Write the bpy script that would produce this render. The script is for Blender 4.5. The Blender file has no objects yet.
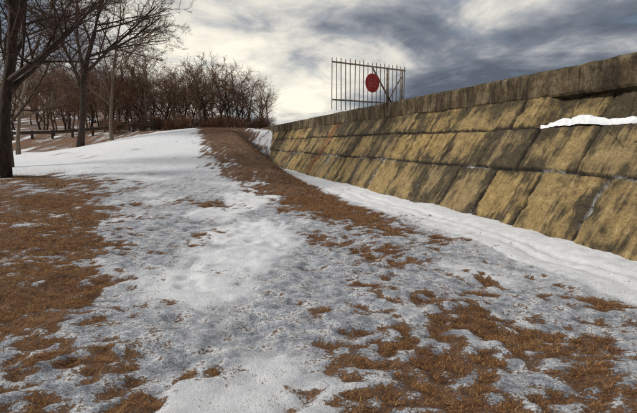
import bpy, math, random
import numpy as np
from mathutils import Vector, Matrix

random.seed(7); rng=np.random.default_rng(11)
scene=bpy.context.scene
COL=scene.collection
scene.view_settings.view_transform='Standard'
scene.view_settings.look='None'
scene.view_settings.exposure=0

# ------------------------------------------------------------ helpers
def ss(a,b,x):
    t=np.clip((x-a)/(b-a),0,1); return t*t*(3-2*t)
def lerp(a,b,w): return a+(b-a)*w
def _h(ix,iy,seed):
    n=(ix.astype(np.int64)*374761393+iy.astype(np.int64)*668265263+seed*1442695041)&0xffffffff
    n=((n^(n>>13))*1274126177)&0xffffffff
    n=(n^(n>>16))&0xffffffff
    return n/4294967295.0
def vn(x,y,seed=0):
    x=np.asarray(x,float);y=np.asarray(y,float)
    ix=np.floor(x);iy=np.floor(y);fx=x-ix;fy=y-iy
    fx=fx*fx*(3-2*fx);fy=fy*fy*(3-2*fy)
    a=_h(ix,iy,seed);b=_h(ix+1,iy,seed);c=_h(ix,iy+1,seed);d=_h(ix+1,iy+1,seed)
    return (a*(1-fx)+b*fx)*(1-fy)+(c*(1-fx)+d*fx)*fy
def fbm(x,y,o=4,seed=0):
    s=0;a=.5;tot=0
    for i in range(o):
        s=s+a*vn(x*2**i+i*17.3,y*2**i-i*9.1,seed+i);tot+=a;a*=.5
    return s/tot
def rfbm(x,y,o=4,seed=0):
    """fractal noise with each octave turned, so the lattice never lines up"""
    s=0;a=.5;tot=0;f=1.
    for i in range(o):
        c,n=math.cos(.6+1.1*i),math.sin(.6+1.1*i)
        s=s+a*vn((c*x-n*y)*f+i*7.7,(n*x+c*y)*f-i*3.1,seed+i);tot+=a;a*=.55;f*=1.93
    return s/tot
def new_mesh(name,verts,faces,mats=(),parent=None,smooth=False,midx=None):
    me=bpy.data.meshes.new(name)
    verts=np.asarray(verts,dtype=np.float32)
    if isinstance(faces,np.ndarray):
        n,k=faces.shape
        me.vertices.add(len(verts));me.vertices.foreach_set('co',verts.ravel())
        me.loops.add(n*k);me.loops.foreach_set('vertex_index',faces.astype(np.int32).ravel())
        me.polygons.add(n);me.polygons.foreach_set('loop_start',np.arange(0,n*k,k,dtype=np.int32))
        me.polygons.foreach_set('loop_total',np.full(n,k,dtype=np.int32))
        me.update(calc_edges=True);me.validate()
    else:
        me.from_pydata(verts.tolist(),[],faces)
    for m in mats: me.materials.append(m)
    if midx is not None: me.polygons.foreach_set('material_index',np.asarray(midx,dtype=np.int32))
    if smooth: me.polygons.foreach_set('use_smooth',[True]*len(me.polygons))
    me.update()
    ob=bpy.data.objects.new(name,me);COL.objects.link(ob)
    if parent: ob.parent=parent
    return ob
def empty(name,loc=(0,0,0)):
    e=bpy.data.objects.new(name,None);e.location=loc;COL.objects.link(e);return e
def attr(ob,name,vals):
    a=ob.data.attributes.new(name,'FLOAT','POINT');a.data.foreach_set('value',np.asarray(vals,dtype=np.float32).ravel())
class NT:
    def __init__(s,name):
        s.m=bpy.data.materials.new(name);s.m.use_nodes=True;s.t=s.m.node_tree;s.n=s.t.nodes
        s.b=s.n['Principled BSDF'];s.b.inputs['Roughness'].default_value=.9
        s.b.inputs['Specular IOR Level'].default_value=.2
    def add(s,ty,**k):
        nd=s.n.new(ty)
        for a,v in k.items(): setattr(nd,a,v)
        return nd
    def link(s,a,b): s.t.links.new(a,b)
    def attr(s,n): return s.add('ShaderNodeAttribute',attribute_name=n).outputs['Fac']
    def noise(s,scale,detail=4,vec=None,rough=.55,dist=0):
        n=s.add('ShaderNodeTexNoise');n.inputs['Scale'].default_value=scale;n.inputs['Detail'].default_value=detail
        n.inputs['Roughness'].default_value=rough;n.inputs['Distortion'].default_value=dist
        if vec is not None: s.link(vec,n.inputs['Vector'])
        return n.outputs['Fac']
    def ramp(s,f,stops,interp='LINEAR'):
        r=s.add('ShaderNodeValToRGB');r.color_ramp.interpolation=interp
        e=r.color_ramp.elements
        while len(e)<len(stops): e.new(.5)
        for i,(p,c) in enumerate(stops):
            e[i].position=p;e[i].color=(c,c,c,1) if isinstance(c,(int,float)) else (*c,1)
        s.link(f,r.inputs['Fac']);return r.outputs['Color']
    def mix(s,f,a,b,mode='MIX'):
        m=s.add('ShaderNodeMix',data_type='RGBA',blend_type=mode)
        for sock,v in ((m.inputs[0],f),(m.inputs[6],a),(m.inputs[7],b)):
            if isinstance(v,(int,float)): sock.default_value=v
            elif isinstance(v,tuple): sock.default_value=(*v,1)
            else: s.link(v,sock)
        return m.outputs[2]
    def math(s,op,a,b=0,clamp=False):
        m=s.add('ShaderNodeMath',operation=op,use_clamp=clamp)
        for i,v in enumerate((a,b)):
            if isinstance(v,(int,float)): m.inputs[i].default_value=v
            else: s.link(v,m.inputs[i])
        return m.outputs[0]
    def bump(s,h,strength=.5,dist=.02):
        b=s.add('ShaderNodeBump');b.inputs['Strength'].default_value=strength;b.inputs['Distance'].default_value=dist
        s.link(h,b.inputs['Height']);s.link(b.outputs['Normal'],s.b.inputs['Normal'])
    def color(s,c): s.link(c,s.b.inputs['Base Color'])
    def pos(s): return s.add('ShaderNodeNewGeometry').outputs['Position']
    def mapping(s,vec,scale):
        m=s.add('ShaderNodeMapping');m.inputs['Scale'].default_value=scale;s.link(vec,m.inputs['Vector']);return m.outputs[0]

# ------------------------------------------------------------ site geometry
U=np.array([-.257,.966]);N=np.array([.966,.257])      # along wall / into wall
T0,T1,WH=5.7,7.76,3.2                                 # wall toe, top offset, height
def st(x,y): return -.257*x+.966*y,.966*x+.257*y
def height(x,y,fine=True):
    s,t=st(x,y)
    zc=2.95*ss(13,46,s)
    L=lerp(.28,1,ss(-13,2,t))
    zr=3.0*ss(33,46.5,s)
    z=lerp(zc*L,zr,ss(3.4,5.8,t))
    z=z+.10*ss(4.7,5.8,t)*(1-ss(30,40,s))
    z=z+(3.0-z)*ss(43.5,53,y+.10*x+2)
    z=z+12*ss(75,170,y)*ss(5,-75,x)+8*ss(150,420,y)*ss(200,-50,x)
    z=lerp(z,2.72,ss(7.2,8.5,t)*(1-ss(44,50,s)))
    z=z+(.16*(fbm(x*.35,y*.35,3,5)-.5))*ss(80,10,np.hypot(x,y))
    z=z+.8*(fbm(x*.03,y*.03,3,9)-.5)*ss(50,90,y)
    if fine:
        near=ss(40,8,np.hypot(x,y))
        z=z+near*(.10*(rfbm(x*1.3,y*1.3,4,21)-.5)+.070*(rfbm(x*4.6,y*4.6,3,31)-.5)*(1-.45*ss(4.0,4.8,t)))
        c=rfbm(x*2.7,y*2.0,2,61)
        z=z-near*.035*ss(.60,.74,c)*ss(3.6,2.6,np.abs(x+.4+.12*y))
        wob=.22*(rfbm(s*.5,s*0,2,3)-.5)
        for g in (4.55,4.95,5.2):
            z=z-.040*np.exp(-((t-g-wob)/.07)**2)*near*(.2+.9*rfbm(s*.6,s*0+g,2,4))
    return z
def zone(x,y):
    """how much dead grass shows through the snow (0..1)"""
    s,t=st(x,y)
    left=ss(1.35,-1.0,x+.15+.40*y)*.72*(1-.45*ss(13,22,y))
    left=np.maximum(left,.80*ss(2.5,0,np.hypot((x+12.5)*.35,(y-19)*.5)))
    right=.57*ss(1.5,.35,np.hypot((x-1.45)/1.8,(y-3.45)/1.75))
    right=right*ss(4.0,3.2,t)
    mid=.44*np.exp(-((x-.8)/1.4)**2-((y-7.0)/3.0)**2)*ss(4.3,3.6,t)
    rw=lerp(1.1,4.2,ss(9,32,s));rc=lerp(3.5,4.0,ss(10,24,s))-1.3*ss(28,40,s)
    ridge=.96*np.exp(-((t-rc)/rw)**2)*ss(5,14,s)*(1-ss(47,50,s))
    base=.27-.24*np.exp(-((x+.75)/1.0)**2)
    wallsnow=ss(4.1,4.8,t)*(1-ss(26,34,s))
    far=.62*ss(43,46,y)
    farsnow=ss(17,24,y)*ss(1.8,.2,t)*(1-ss(42,44,y))
    z=np.maximum.reduce([left,right,mid,ridge,base+0*x,far])
    z=z*(1-.85*wallsnow)
    z=z*(1-.75*farsnow*(1-ss(.6,2.2,t)))
    return z
def gn(x,y):
    n=fbm(x*1.0,y*1.0,3,77)*.38+fbm(x*3.4,y*3.4,3,99)*.32+vn(x*11,y*11,98)*.30
    return (n-.5)*1.8+.5
def grass(x,y):
    return ss(-.24,.26,zone(x,y)-gn(x,y))

# ------------------------------------------------------------ ground
def axis(lo,hi,a,b,st_,g):
    pts=list(np.arange(a,b,st_));d=st_;p=pts[-1]
    while p<hi: d*=g;p+=d;pts.append(p)
    d=st_;p=a;pre=[]
    while p>lo: d*=g;p-=d;pre.append(p)
    return np.array(pre[::-1]+pts)
ax=axis(-700,700,-4.5,4.5,.04,1.03);ay=axis(-60,800,2,9.5,.036,1.03)
X,Y=np.meshgrid(ax,ay);Z=height(X,Y);G=grass(X,Y)
Z=Z-.035*G*ss(30,10,Y)
nx,ny=len(ax),len(ay)
idx=np.arange(nx*ny).reshape(ny,nx)
F=np.stack([idx[:-1,:-1],idx[:-1,1:],idx[1:,1:],idx[1:,:-1]],-1).reshape(-1,4)
m=NT('snowy_ground')
p=m.pos()
g=m.attr('grass');thin=m.attr('thin')
n1=m.noise(30,6,p,.78);n2=m.noise(6,6,p,.70);n3=m.noise(70,3,p,.75);n4=m.noise(1.7,4,p,.6)
fac=m.math('ADD',g,m.math('MULTIPLY',m.math('SUBTRACT',n1,.5),3.0))
fac=m.math('ADD',fac,m.math('MULTIPLY',m.math('SUBTRACT',n2,.5),1.9))
fac=m.math('ADD',fac,m.math('MULTIPLY',thin,.20))
fac=m.ramp(fac,[(.47,0),(.61,.95)])
snow=m.ramp(n2,[(.30,(.72,.735,.77)),(.58,(.92,.925,.935))])
thinc=m.ramp(n2,[(.34,(.20,.215,.25)),(.48,(.50,.53,.585)),(.59,(.89,.90,.92))])
speck=m.ramp(n3,[(.38,(.30,.25,.20)),(.50,(1,1,1))])
thinc=m.mix(.85,thinc,speck,'MULTIPLY')
sn=m.mix(thin,snow,thinc)
soil=m.ramp(n1,[(.3,(.025,.013,.007)),(.5,(.14,.058,.021)),(.68,(.35,.185,.07))])
soil=m.mix(m.ramp(n4,[(.35,0),(.7,.5)]),soil,(.20,.105,.040),'MIX')
m.color(m.mix(fac,sn,soil))
hh=m.math('ADD',m.math('MULTIPLY',n1,.6),m.math('MULTIPLY',n3,.35))
hh=m.math('SUBTRACT',hh,m.math('MULTIPLY',fac,.5))
m.bump(hh,1.0,.04)
ground=new_mesh('ground',np.stack([X,Y,Z],-1).reshape(-1,3),F,[m.m],smooth=True)
attr(ground,'grass',G)
S_,T_=st(X,Y)
thinv=(1-ss(4.0,4.8,T_))*ss(25,14,Y)*ss(.32,.60,rfbm(X*.9,Y*.6,4,55)+.13-.26*np.exp(-((X+.45+.12*Y)/.7)**2)-.2*np.exp(-((X+1.2)/1.0)**2-((Y-9)/1.6)**2))
attr(ground,'thin',np.clip(thinv,0,1))

# ------------------------------------------------------------ dead grass tufts
def blades(name,cx,cy,dens,L,W,nb,mat,spread,flat=.9):
    n=len(cx)
    k=nb
    x=np.repeat(cx,k)+rng.normal(0,spread,n*k);y=np.repeat(cy,k)+rng.normal(0,spread,n*k)
    z=height(x,y)-.012
    an=np.repeat(rng.uniform(0,6.28,n),k)+rng.normal(0,1.3,n*k)
    ln=L*rng.uniform(.4,1.25,n*k);el=rng.uniform(.08,1.0,n*k)*flat
    dx,dy,dz=np.cos(an)*np.cos(el),np.sin(an)*np.cos(el),np.sin(el)
    w=W*rng.uniform(.6,1.3,n*k);px,py=-np.sin(an)*w,np.cos(an)*w
    a=np.stack([x-px,y-py,z],-1);b=np.stack([x+px,y+py,z],-1)
    mx,my,mz=x+dx*ln*.55,y+dy*ln*.55,z+dz*ln*.65
    c=np.stack([mx+px*.7,my+py*.7,mz],-1);d=np.stack([mx-px*.7,my-py*.7,mz],-1)
    e=np.stack([x+dx*ln,y+dy*ln,z+dz*ln*.8],-1)
    V=np.stack([a,b,c,d,e],1).reshape(-1,3)
    i=np.arange(n*k)*5
    F=np.concatenate([np.stack([i,i+1,i+2],-1),np.stack([i,i+2,i+3],-1),np.stack([i+3,i+2,i+4],-1)])
    ob=new_mesh(name,V,F,[mat])
    attr(ob,'tint',np.repeat(rng.uniform(0,1,n*k)*.6+np.repeat(rng.uniform(0,.4,n),k),5))
    return ob
gm=NT('dead_grass')
gm.color(gm.ramp(gm.attr('tint'),[(0,(.055,.024,.010)),(.4,(.20,.086,.030)),(.75,(.38,.20,.075)),(1,(.54,.38,.18))]))
def sample(n,x0,x1,y0,y1,thr=.38):
    x=rng.uniform(x0,x1,n);y=rng.uniform(y0,y1,n)
    g=grass(x,y);s,t=st(x,y)
    ok=(g>thr+rng.uniform(0,.5,n))&(t<5.6+6*(s>40))
    return x[ok],y[ok]
gp=empty('dead_grass')
x,y=sample(36000,-5,4.5,1.6,7);print('near',len(x));blades('near_tufts',x,y,1,.050,.0016,9,gm.m,.022,.7).parent=gp
x,y=sample(28000,-10,6,7,15);print('mid',len(x));blades('mid_tufts',x,y,1,.075,.003,8,gm.m,.04,.7).parent=gp
x,y=sample(28000,-24,6,15,47);print('far',len(x));blades('far_tufts',x,y,1,.15,.008,6,gm.m,.10,.6).parent=gp
n=24000;x=rng.uniform(-5,4,n);y=1.8+rng.uniform(0,1,n)**1.5*12;s,t=st(x,y);ok=(t<4.3)&(fbm(x*1.5,y*1.5,3,8)>.44)
blades('stray_stems',x[ok],y[ok],1,.032,.0016,3,gm.m,.025,.8).parent=gp

# ------------------------------------------------------------ dam wall
wall=empty('concrete_dam_wall')
def W(s,q,n):
    sl=math.hypot(T1-T0,WH)
    t=T0+(T1-T0)*q-n*WH/sl;z=WH*q+n*(T1-T0)/sl
    return np.stack([U[0]*s+N[0]*t,U[1]*s+N[1]*t,z],-1)
sa=np.concatenate([np.arange(-8,3,.25),np.arange(3,15,.035),np.arange(15,30,.08),np.arange(30,52,.2)])
qa=np.linspace(-.16,.815,125)
Sg,Qg=np.meshgrid(sa,qa)
courses=[-.3,.343,.606,.9]
wavy=.022*(rfbm(Sg*.7,Qg*0,3,3)-.5)
Qw=Qg+wavy
r0=[-7,-5.2,-3.4,-1.6,.1,1.6,3.1,4.8,6.4,7.9,9.3,10.7];r1=[-8,-6,-4,-2,0,2,3.9,5.6,7.15,8.7,10.1,11.9];r2=[-7,-4.6,-2,.6,3.0,5.1,7.5,9.7]
R=random.Random(3)
for r,d in ((r0,1.75),(r1,1.8),(r2,2.3)):
    while r[-1]<54: r.append(r[-1]+d*R.uniform(.72,1.3))
slopeL=3.806
dist=np.full(Sg.shape,9.);tint=np.zeros(Sg.shape)
jk=np.zeros(Sg.shape)
for c in courses[1:3]:
    dist=np.minimum(dist,np.abs(Qw-c)*slopeL)
for k,r in enumerate((r0,r1,r2)):
    inc=(Qw>=courses[k])&(Qw<courses[k+1])
    rr=np.array(r);Sw=Sg+.07*(rfbm(Qg*6,Sg*.8,3,8)-.5)
    j=np.abs(Sw[...,None]-rr).min(-1)
    dist=np.where(inc,np.minimum(dist,j),dist)
    ci=np.searchsorted(rr,Sw)
    jk=np.where(inc,Sw-rr[np.clip(ci-1,0,len(rr)-1)],jk)
    tint=np.where(inc,_h(ci,np.full(ci.shape,k*7+1),5),tint)
dn=dist+.06*(fbm(Sg*9,Qg*34,3,12)-.5)
groove=1-ss(.008,.052,dn)
# meandering shrinkage cracks
cr_=np.abs(rfbm(Sg*.55,Qg*2.0,4,88)-.5)
crack=(1-ss(.0015,.006,cr_))*ss(.5,.6,vn(Sg*.35,Qg*1.2,90))
groove=np.maximum(groove,.75*crack)
nd=-.05*groove+.035*(fbm(Sg*2,Qg*7,4,41)-.5)+.04*(fbm(Sg*9,Qg*34,3,43)-.5)+.05*(tint-.5)
rec=ss(.606,.618,Qw)*ss(9.1,8.7,Sg)
nd=nd-.18*rec
pits=ss(.66,.76,fbm(Sg*3.1,Qg*11,3,66));nd=nd-.035*pits
V=W(Sg,Qg,nd).reshape(-1,3)
ns,nq=len(sa),len(qa);idx=np.arange(ns*nq).reshape(nq,ns)
F=np.stack([idx[:-1,:-1],idx[1:,:-1],idx[1:,1:],idx[:-1,1:]],-1).reshape(-1,4)
m=NT('weathered_concrete_blocks')
uv=m.add('ShaderNodeAttribute',attribute_name='wallpos').outputs['Vector']
na=m.noise(1.0,6,uv,.68);nb=m.noise(5,7,uv,.78);nc=m.noise(30,4,uv,.78)
stv=m.mapping(uv,(2.2,.5,1));ns1=m.noise(1.3,7,stv,.70,.6)
stv2=m.mapping(uv,(9,.8,1));ns2=m.noise(1.3,5,stv2,.6,.3)
och=m.ramp(nb,[(.30,(.090,.064,.030)),(.43,(.27,.185,.075)),(.56,(.44,.31,.125)),(.70,(.64,.50,.29))])
och=m.mix(m.math('MULTIPLY',m.attr('tint'),.6),och,(.28,.22,.135))
dark=m.ramp(nb,[(.3,(.018,.016,.013)),(.7,(.105,.084,.055))])
df=m.math('ADD',m.math('MULTIPLY',m.math('SUBTRACT',ns1,.5),3.0),m.math('MULTIPLY',m.math('SUBTRACT',na,.5),3.8))
df=m.math('ADD',df,m.math('MULTIPLY',m.math('SUBTRACT',ns2,.5),1.6))
df=m.math('ADD',df,m.attr('grime'))
df=m.math('ADD',df,m.math('MULTIPLY',m.math('SUBTRACT',nc,.5),1.2))
c=m.mix(m.ramp(df,[(.04,0),(.64,.92)]),och,dark)
c=m.mix(m.math('MULTIPLY',m.attr('rust'),m.ramp(ns2,[(.35,0),(.6,.75)])),c,(.24,.06,.02))
c=m.mix(m.math('MULTIPLY',m.attr('joint'),.94),c,(.016,.013,.011))
c=m.mix(m.math('MULTIPLY',m.attr('lime'),m.ramp(nb,[(.40,0),(.58,.9)])),c,(.60,.60,.58))
sp=m.ramp(nc,[(.35,(.28,.26,.23)),(.5,(1,1,1))]);c=m.mix(.8,c,sp,'MULTIPLY')
m.color(c);m.bump(m.math('ADD',m.math('MULTIPLY',nb,.8),m.math('MULTIPLY',nc,.7)),1.0,.04)
face=new_mesh('block_facing',V,F,[m.m],wall,smooth=True)
at=face.data.attributes.new('wallpos','FLOAT_VECTOR','POINT')
at.data.foreach_set('vector',np.stack([Sg,Qg*slopeL,0*Sg],-1).astype(np.float32).ravel())
attr(face,'tint',tint);attr(face,'joint',groove)
grime=.12+.50*ss(.56,.82,Qg)+.22*ss(.10,-.03,Qg)+.40*groove+.65*(1-ss(.02,.4,dist))*fbm(Sg*1.5,Qg*6,3,17)+.5*(tint-.5)
grime=grime+.45*np.exp(-np.clip(jk,0,9)/.35)*ss(.35,.6,vn(Sg*.7,Qg*0+3,29))
attr(face,'grime',grime)
attr(face,'rust',np.exp(-((Sg-24.0)/.45)**2)+.5*np.exp(-((Sg-31)/.5)**2))
attr(face,'lime',np.where(Qw<.345,groove,0)*ss(.5,.6,vn(Sg*.9,Qg*4,71)))
# coping
def coping():
    vs=[];fs=[]
    s=-8.0
    m=NT('coping_concrete');p=m.pos();a=m.noise(1.4,6,p,.7);b=m.noise(11,6,p,.78);d=m.noise(60,3,p,.7)
    vz=m.mapping(p,(3,3,.6));e=m.noise(1.5,5,vz,.65)
    c=m.ramp(a,[(.3,(.05,.038,.024)),(.48,(.15,.108,.062)),(.66,(.31,.25,.16))])
    c=m.mix(m.ramp(e,[(.44,0),(.60,.8)]),c,(.036,.028,.020))
    c=m.mix(.85,c,m.ramp(b,[(.34,(.28,.25,.21)),(.55,(1,1,1))]),'MULTIPLY')
    m.color(c);m.bump(m.math('ADD',b,d),1,.03)
    while s<47.5:
        Ls=R.uniform(3.8,4.4);e0=s+.006;e1=s+Ls-.006
        nseg=40;prof=[(7.52,2.50),(7.36,2.55),(7.33,2.60),(7.34,2.8),(7.34,3.04),(7.36,3.09),(7.41,3.12),(8.9,3.13),(8.95,3.08),(8.95,2.5)]
        o=len(vs);dz=R.uniform(-.006,.006)
        for k in range(nseg+1):
            sx=e0+(e1-e0)*k/nseg
            for j,(t,z) in enumerate(prof):
                jt=.03*(float(vn(sx*3.0,j*.7,9))-.5)+.022*(float(vn(sx*13,j*1.7,19))-.5)
                tt=t+jt*1.3;zz=z+dz+jt
                vs.append((U[0]*sx+N[0]*tt,U[1]*sx+N[1]*tt,zz))
        n=len(prof)
        for k in range(nseg):
            for j in range(n):
                a0=o+k*n+j;a1=o+k*n+(j+1)%n
                fs.append((a0,a1,a1+n,a0+n))
        fs.append(tuple(o+j for j in range(n)));fs.append(tuple(o+nseg*n+j for j in reversed(range(n))))
        s+=Ls
    new_mesh('coping',vs,fs,[m.m],wall)
coping()
sm=NT('settled_snow');p=sm.pos();a=sm.noise(8,5,p,.6)
sm.color(sm.ramp(a,[(.3,(.66,.68,.72)),(.6,(.88,.89,.90))]));sm.bump(sm.noise(25,4,p,.6),.6,.03)
# snow lying on the step above the middle course
S0,S1=3.5,8.75
sv=np.arange(S0,S1,.03);vs=[];K=9
for s_ in sv:
    e=float(ss(S0,S0+.7,s_)*(.2+.8*ss(S1,S1-.6,s_)))
    f=float(fbm(np.array(s_*1.7),np.array(0.),4,15)+.25*(fbm(np.array(s_*9.),np.array(4.),2,16)-.5))
    h=.22*e*max(.45,f*1.25);wid=.20+.10*(f-.4)*2
    drop=.03+.05*float(fbm(np.array(s_*3.),np.array(2.),3,18))
    for k in range(K):
        u_=k/(K-1);a_=u_*math.pi/2
        nn=-.24+(wid+.07)*math.sin(a_);zz=h*math.cos(a_)**.7 if k<K-1 else -drop
        P=W(np.array(s_),np.array(.613),np.array(nn));vs.append((P[0],P[1],P[2]+zz+.014*(float(vn(s_*14,k*.9,3))-.5)))
fs=[(i*K+j,(i+1)*K+j,(i+1)*K+j+1,i*K+j+1) for i in range(len(sv)-1) for j in range(K-1)]
new_mesh('ledge_snow',vs,fs,[sm.m],wall,smooth=True)

# ------------------------------------------------------------ tubes
class Tubes:
    def __init__(s): s.v=[];s.f=[];s.m=[]
    def add(s,pts,rad,k=5,mi=0,cap=True):
        o=len(s.v)
        for i,pnt in enumerate(pts):
            d=(pts[min(i+1,len(pts)-1)]-pts[max(i-1,0)]).normalized()
            a=d.cross(Vector((0,0,1)) if abs(d.z)<.9 else Vector((1,0,0))).normalized();b=d.cross(a)
            for j in range(k):
                w=2*math.pi*j/k
                s.v.append(pnt+(a*math.cos(w)+b*math.sin(w))*rad[i])
        for i in range(len(pts)-1):
            for j in range(k):
                a0=o+i*k+j;a1=o+i*k+(j+1)%k
                s.f.append((a0,a1,a1+k,a0+k));s.m.append(mi)
        if cap:
            s.f.append(tuple(o+(len(pts)-1)*k+j for j in range(k)));s.m.append(mi)
            s.f.append(tuple(o+j for j in reversed(range(k))));s.m.append(mi)
    def box(s,c,size,rot=None,mi=0):
        o=len(s.v)
        for dx in(-.5,.5):
            for dy in(-.5,.5):
                for dz in(-.5,.5):
                    v=Vector((dx*size[0],dy*size[1],dz*size[2]))
                    if rot: v=rot@v
                    s.v.append(Vector(c)+v)
        for q in((0,1,3,2),(4,6,7,5),(0,4,5,1),(2,3,7,6),(0,2,6,4),(1,5,7,3)):
            s.f.append(tuple(o+i for i in q));s.m.append(mi)
    def obj(s,name,mats,parent=None,smooth=True):
        return new_mesh(name,[tuple(v) for v in s.v],s.f,mats,parent,smooth,s.m)

# ------------------------------------------------------------ barred barrier with sign
bar=empty('barred_barrier_screen')
mm=NT('weathered_steel');p=mm.pos();a=mm.noise(9,4,p)
mm.color(mm.ramp(a,[(.35,(.16,.10,.07)),(.6,(.30,.25,.20)),(.8,(.42,.39,.34))]));mm.b.inputs['Metallic'].default_value=.2;mm.b.inputs['Roughness'].default_value=.6
A=Vector((.47,18.0,0));B=Vector((3.38,20.2,0));D=(B-A);Ln=D.length;D.normalize();PN=Vector((D.y,-D.x,0))
rotz=Matrix.Rotation(math.atan2(D.y,D.x),3,'Z')
tb=Tubes();nb=18
for i in range(nb):
    f=i/(nb-1);P=A+D*Ln*f;tt=P.x*N[0]+P.y*N[1]
    zb=2.80+random.uniform(-.03,.03) if tt<7.35 else 3.14
    zt=4.62+random.uniform(-.03,.03)
    lean=D*random.uniform(-.02,.02)
    tb.add([P+Vector((0,0,zb)),P+lean*.5+Vector((0,0,(zb+zt)/2)),P+lean+Vector((0,0,zt-.04)),P+lean+Vector((0,0,zt))],[.018,.018,.018,.006],6)
tb.obj('pickets',[mm.m],bar)
tb=Tubes()
for z in (4.44,3.14):
    tb.box((A+B)/2+PN*.034+Vector((0,0,z)),(Ln+.06,.02,.055),rotz)
tb.obj('rails',[mm.m],bar,False)
tb=Tubes()
for f in (.76,.985):
    P=A+D*Ln*f-PN*.06;tb.add([P+Vector((0,0,3.10)),P+Vector((0,0,4.5))],[.035,.035],8)
    tb.box(P+Vector((0,0,3.15)),(.2,.2,.03),rotz)
P=A+D*Ln*.50+PN*.07;Q=A+D*Ln*.80+PN*.07
tb.add([P+Vector((0,0,4.45)),Q+Vector((0,0,3.13))],[.034,.034],8)
Q2=A+D*Ln*.99-PN*1.0
tb.add([A+D*Ln*.97+Vector((0,0,4.2))-PN*.06,Q2+Vector((0,0,3.12))],[.025,.025],8)
tb.obj('posts_and_brace',[mm.m],bar)
rm=NT('faded_red_paint');p=rm.pos();rm.color(rm.ramp(rm.noise(6,5,p),[(.3,(.30,.022,.022)),(.65,(.42,.04,.035)),(.85,(.5,.18,.14))]));rm.b.inputs['Roughness'].default_value=.6
wm=NT('faded_white_paint');wm.color(wm.ramp(wm.noise(14,4,wm.pos()),[(.4,(.42,.12,.10)),(.65,(.55,.30,.27))]))
sgn=empty('round_red_sign')
C=A+D*Ln*.50+PN*.125+Vector((0,0,3.83))
tb=Tubes();k=40;r=.345
tb.add([C-PN*.012,C+PN*.012,C+PN*.014],[r,r,r-.01],k);tb.obj('disc',[rm.m],sgn,False)
tb=Tubes()
up=Vector((0,0,1))
for row_,(w,z) in enumerate(((.30,.12),(.46,0),(.36,-.12))):
    xx=-w/2
    while xx<w/2:
        cc=C+PN*.018+D*xx+up*z
        tb.box(cc,(.011,.003,.07),rotz)
        if R.random()<.8: tb.box(cc+D*.02+up*R.choice([-.03,0,.03]),(.028,.003,.011),rotz)
        xx+=.055
tb.obj('lettering',[wm.m],sgn,False)

# ------------------------------------------------------------ trees
def barkmat(name,c0,c1,c2):
    m=NT(name);p=m.add('ShaderNodeTexCoord').outputs['Object'];v=m.mapping(p,(6,6,1.2));a=m.noise(2.5,5,v,.7)
    c=m.ramp(a,[(.3,c0),(.55,c1),(.8,c2)]);m.color(c);m.bump(a,.8,.03);return m.m
bark=barkmat('tree_bark',(.018,.012,.009),(.06,.042,.032),(.13,.10,.075))
bark2=barkmat('pale_bark',(.07,.05,.036),(.18,.135,.10),(.30,.24,.18))
twig=barkmat('twigs',(.045,.027,.020),(.10,.06,.042),(.17,.11,.075))
twigr=barkmat('russet_twigs',(.12,.062,.038),(.21,.118,.072),(.31,.20,.13))
def grow(tb,P,d,L,r,lev,maxlev,rnd,par):
    seg=max(3,6-lev) if lev<3 else 3
    if lev==0: seg=8
    pts=[P.copy()];rad=[r];wig=par['wig']*(1+.35*lev)
    dd=d.copy()
    for i in range(seg):
        dd=(dd+Vector((rnd.gauss(0,wig),rnd.gauss(0,wig),rnd.gauss(0,wig*.6)+par['trop']*(.5 if lev else 1)))).normalized()
        if lev==0 and 'lean' in par: dd=(dd+par['lean']*.12*i/seg).normalized()
        pts.append(pts[-1]+dd*(L/seg));rad.append(max(par['rmin'],r*(1-(.62 if lev<maxlev else .8)*(i+1)/seg)))
    if lev==0: rad[0]*=1.35
    tb.add(pts,rad,(9,6,5,3,3,3,3)[lev],0 if lev<par['twl'] else 1,cap=lev<2)
    if lev>=maxlev: return
    n=par['n'][lev]
    for i in range(n):
        f=par['f0'][lev]+(1-par['f0'][lev])*((i+rnd.random())/n)
        fi=f*seg;i0=min(int(fi),seg-1);q=pts[i0].lerp(pts[i0+1],fi-i0)
        rr=rad[i0]+(rad[i0+1]-rad[i0])*(fi-i0)
        ax=(pts[i0+1]-pts[i0]).normalized()
        side=Vector((rnd.gauss(0,1),rnd.gauss(0,1),rnd.gauss(0,.5)))
        side=(side-ax*side.dot(ax)).normalized()
        an=math.radians(rnd.uniform(*par['ang']))
        nd=(ax*math.cos(an)+side*math.sin(an)).normalized()
        cl=L*par['lr'][lev]*rnd.uniform(.65,1.15)*(1.15-.55*f)
        grow(tb,q,nd,cl,max(par['rmin'],rr*rnd.uniform(.5,.72)),lev+1,maxlev,rnd,par)
def tree_mesh(name,seed,L,r,maxlev,par,mats,lean=(0,0,0),d0=(0,0,1)):
    rnd=random.Random(seed);p=dict(par);p['lean']=Vector(lean)
    tb=Tubes();grow(tb,Vector((0,0,-.2)),Vector(d0).normalized(),L,r,0,maxlev,rnd,p)
    return tb.obj(name,mats)
big=dict(wig=.09,trop=.04,rmin=.0075,twl=3,n=[12,8,7,6,4],f0=[.22,.2,.15,.1,.1],lr=[.55,.55,.5,.5,.5],ang=(28,62))
def place(ob,x,y,rot=0,sc=1):
    ob.location=(x,y,float(height(np.array(x),np.array(y)))-.05);ob.rotation_euler=(0,0,rot);ob.scale=(sc,)*3
t=tree_mesh('bare_tree',4,13,.25,4,big,[bark,twig],(.15,0,.0),(.03,0,1));place(t,-12.35,19.6)
t=tree_mesh('bare_tree',12,10,.11,4,big,[bark,twig],(.5,0,0),(.12,0,1));place(t,-14.4,23.5)
t=tree_mesh('bare_tree',23,13.5,.24,4,big,[bark,twig],(1.3,.1,0),(.0,0,1));place(t,-18.0,38)
t=tree_mesh('bare_tree',31,12,.14,4,big,[bark2,twig],(.3,0,0));place(t,-21.5,36)
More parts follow.
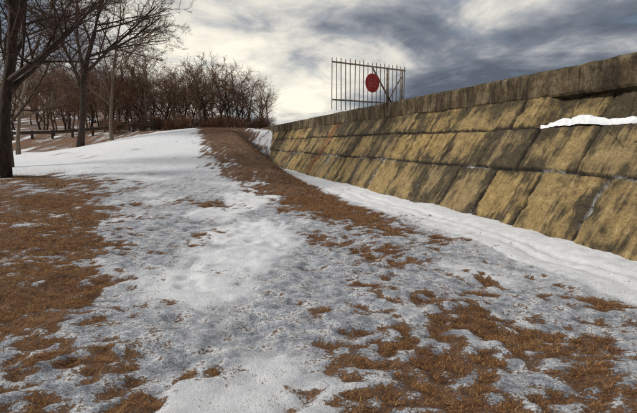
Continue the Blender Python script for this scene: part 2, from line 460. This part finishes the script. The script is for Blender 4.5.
t=tree_mesh('bare_tree',41,12,.15,4,big,[bark2,twig],(.4,0,0));place(t,-17.8,43.5,2)
sm_=dict(wig=.12,trop=.05,rmin=.010,twl=2,n=[11,7,5,5],f0=[.18,.12,.1,.1],lr=[.58,.55,.52,.5],ang=(22,55))
tmpl=[]
for i in range(6):
    o=tree_mesh('tree_shape',100+i,7.6,.09+.02*(i%3),4 if i<2 else 3,sm_,[bark2 if i%2 else bark,twigr],(.1,0,0))
    tmpl.append(o.data);bpy.data.objects.remove(o)
br=dict(wig=.15,trop=.06,rmin=.008,twl=0,n=[8,5,3],f0=[.05,.1,.1],lr=[.8,.6,.5],ang=(15,55))
bushes=[]
for i in range(3):
    rnd=random.Random(300+i);tb=Tubes()
    for k in range(9):
        a=rnd.uniform(0,6.28);p=dict(br)
        grow(tb,Vector((math.cos(a)*.3,math.sin(a)*.3,-.1)),Vector((math.cos(a)*.5,math.sin(a)*.5,1)).normalized(),1.5,.014,0,2,rnd,p)
    o=tb.obj('bush_shape',[twigr,twigr]);bushes.append(o.data);bpy.data.objects.remove(o)
def inst(par,name,me,x,y,sc):
    o=bpy.data.objects.new(name,me);COL.objects.link(o);o.parent=par
    o.location=(x,y,float(height(np.array(x),np.array(y)))-.05);o.rotation_euler=(R.uniform(-.05,.05),R.uniform(-.05,.05),R.uniform(0,6.28))
    o.scale=(sc*R.uniform(.95,1.25),sc*R.uniform(.95,1.25),sc)
row=empty('distant_tree_row')
nr=54
for i in range(nr):
    f=i/(nr-1);y=R.uniform(50,62);a=lerp(-.52,-.095,f)+R.uniform(-.012,.012)
    x=a*y
    sc=R.uniform(.66,.90)*(1.0-.42*float(ss(-.15,-.085,a)))
    inst(row,'row_tree',tmpl[i%6],x,y,sc)
for i in range(60):
    y=R.uniform(48.5,58);a=R.uniform(-.42,-.10)
    inst(row,'row_bush',bushes[i%3],a*y,y,R.uniform(.4,.9))
wood=empty('hillside_woods')
for i in range(125):
    y=80+R.random()**1.1*110;a=R.uniform(-.78,-.22)
    inst(wood,'wood_tree',tmpl[R.randrange(2,6)],a*y,y,R.uniform(.8,1.35))

# ------------------------------------------------------------ guard rail on the road bank
gr=empty('road_guardrail')
gmt=NT('weathered_rail');gmt.color(gmt.ramp(gmt.noise(5,4,gmt.pos()),[(.3,(.030,.020,.014)),(.7,(.09,.06,.042))]));gmt.b.inputs['Roughness'].default_value=.7
pm=NT('guardrail_post');pm.color(pm.ramp(pm.noise(7,4,pm.pos()),[(.3,(.03,.022,.016)),(.7,(.09,.07,.05))]))
tb=Tubes();tp=Tubes();prof=[(.0,.16),(.04,.10),(.0,.05),(-.03,0),(.0,-.05),(.04,-.10),(.0,-.16)]
xs=np.arange(-62,-14,2.0);pp=[]
for x in xs:
    y=49.0-.02*(x+15);z=float(height(np.array(x),np.array(y),False));pp.append((x,y,z+.66));tp.box((x,y+.12,z+.3),(.18,.18,1.2))
for i in range(len(pp)-1):
    o=len(tb.v)
    for P in(pp[i],pp[i+1]):
        for (dy,dz) in prof: tb.v.append(Vector((P[0],P[1]-dy,P[2]+dz)))
    for j in range(6): tb.f.append((o+j,o+j+1,o+7+j+1,o+7+j));tb.m.append(0)
tb.obj('beam',[gmt.m],gr);tp.obj('posts',[pm.m],gr,False)

# ------------------------------------------------------------ sky
w=bpy.data.worlds.new('World');scene.world=w;w.use_nodes=True;nt=w.node_tree;nn=nt.nodes
for q in list(nn): nn.remove(q)
def A_(ty,**k):
    q=nn.new(ty)
    for a,v in k.items(): setattr(q,a,v)
    return q
def M(op,a,b=0,clamp=False):
    q=A_('ShaderNodeMath',operation=op,use_clamp=clamp)
    for i,v in enumerate((a,b)):
        if isinstance(v,(int,float)): q.inputs[i].default_value=v
        else: nt.links.new(v,q.inputs[i])
    return q.outputs[0]
sun_el=math.radians(36);sun_az=math.radians(-95)
sky=A_('ShaderNodeTexSky',sky_type='NISHITA',sun_disc=False,sun_elevation=sun_el,sun_rotation=sun_az)
bg1=A_('ShaderNodeBackground');bg1.inputs['Strength'].default_value=.10;nt.links.new(sky.outputs[0],bg1.inputs['Color'])
tc=A_('ShaderNodeTexCoord');sx=A_('ShaderNodeSeparateXYZ');nt.links.new(tc.outputs['Generated'],sx.inputs[0])
zz=M('ADD',M('MAXIMUM',sx.outputs[2],0.0),.13)
cx=A_('ShaderNodeCombineXYZ');nt.links.new(M('DIVIDE',sx.outputs[0],zz),cx.inputs[0]);nt.links.new(M('DIVIDE',sx.outputs[1],zz),cx.inputs[1])
mp=A_('ShaderNodeMapping');mp.inputs['Rotation'].default_value=(0,0,math.radians(35));mp.inputs['Scale'].default_value=(1.0,.62,1);mp.inputs['Location'].default_value=(3.3,1.2,0)
nt.links.new(cx.outputs[0],mp.inputs['Vector'])
def NZ(sc,det,ro,di):
    q=A_('ShaderNodeTexNoise');q.inputs['Scale'].default_value=sc;q.inputs['Detail'].default_value=det;q.inputs['Roughness'].default_value=ro;q.inputs['Distortion'].default_value=di
    nt.links.new(mp.outputs[0],q.inputs['Vector']);return q.outputs['Fac']
nA=NZ(.9,8,.55,.6);nB=NZ(2.2,8,.62,.4)
gd=Vector((-.24,1,.14)).normalized()
dp=A_('ShaderNodeVectorMath',operation='DOT_PRODUCT');nt.links.new(tc.outputs['Generated'],dp.inputs[0]);dp.inputs[1].default_value=gd
glow=M('POWER',M('MAXIMUM',dp.outputs['Value'],0),16)
val=M('ADD',M('ADD',M('MULTIPLY',nA,.95),M('MULTIPLY',nB,.50)),M('MULTIPLY',glow,.20))
val=M('SUBTRACT',val,.22)
cr=A_('ShaderNodeValToRGB');e=cr.color_ramp.elements
stops=[(.38,(.105,.125,.16)),(.48,(.20,.22,.26)),(.56,(.36,.375,.40)),(.66,(.68,.66,.61)),(.80,(1.0,.94,.80))]
while len(e)<5: e.new(.5)
for i,(p_,c_) in enumerate(stops): e[i].position=p_;e[i].color=(*c_,1)
nt.links.new(val,cr.inputs['Fac'])
bg2=A_('ShaderNodeBackground');bg2.inputs['Strength'].default_value=1.05;nt.links.new(cr.outputs[0],bg2.inputs['Color'])
ms=A_('ShaderNodeMixShader');cv=A_('ShaderNodeValToRGB');cv.color_ramp.elements[0].position=.34;cv.color_ramp.elements[0].color=(.72,)*3+(1,);cv.color_ramp.elements[1].position=.46
nt.links.new(nB,cv.inputs['Fac']);nt.links.new(cv.outputs[0],ms.inputs[0])
nt.links.new(bg1.outputs[0],ms.inputs[1]);nt.links.new(bg2.outputs[0],ms.inputs[2])
ow=A_('ShaderNodeOutputWorld');nt.links.new(ms.outputs[0],ow.inputs[0])

ld=bpy.data.lights.new('sun','SUN');ld.energy=3.3;ld.angle=math.radians(10);ld.color=(1,.955,.88)
lo=bpy.data.objects.new('sun',ld);COL.objects.link(lo)
sd=Vector((math.sin(sun_az)*math.cos(sun_el),math.cos(sun_az)*math.cos(sun_el),math.sin(sun_el)))
lo.rotation_euler=sd.to_track_quat('Z','Y').to_euler()

cd=bpy.data.cameras.new('camera');cd.sensor_width=36;cd.lens=28.26;cd.clip_end=3000;cd.clip_start=.05
co=bpy.data.objects.new('camera',cd);COL.objects.link(co);co.location=(0,0,1.6);co.rotation_euler=(math.radians(90-7.18),0,0)
scene.camera=co
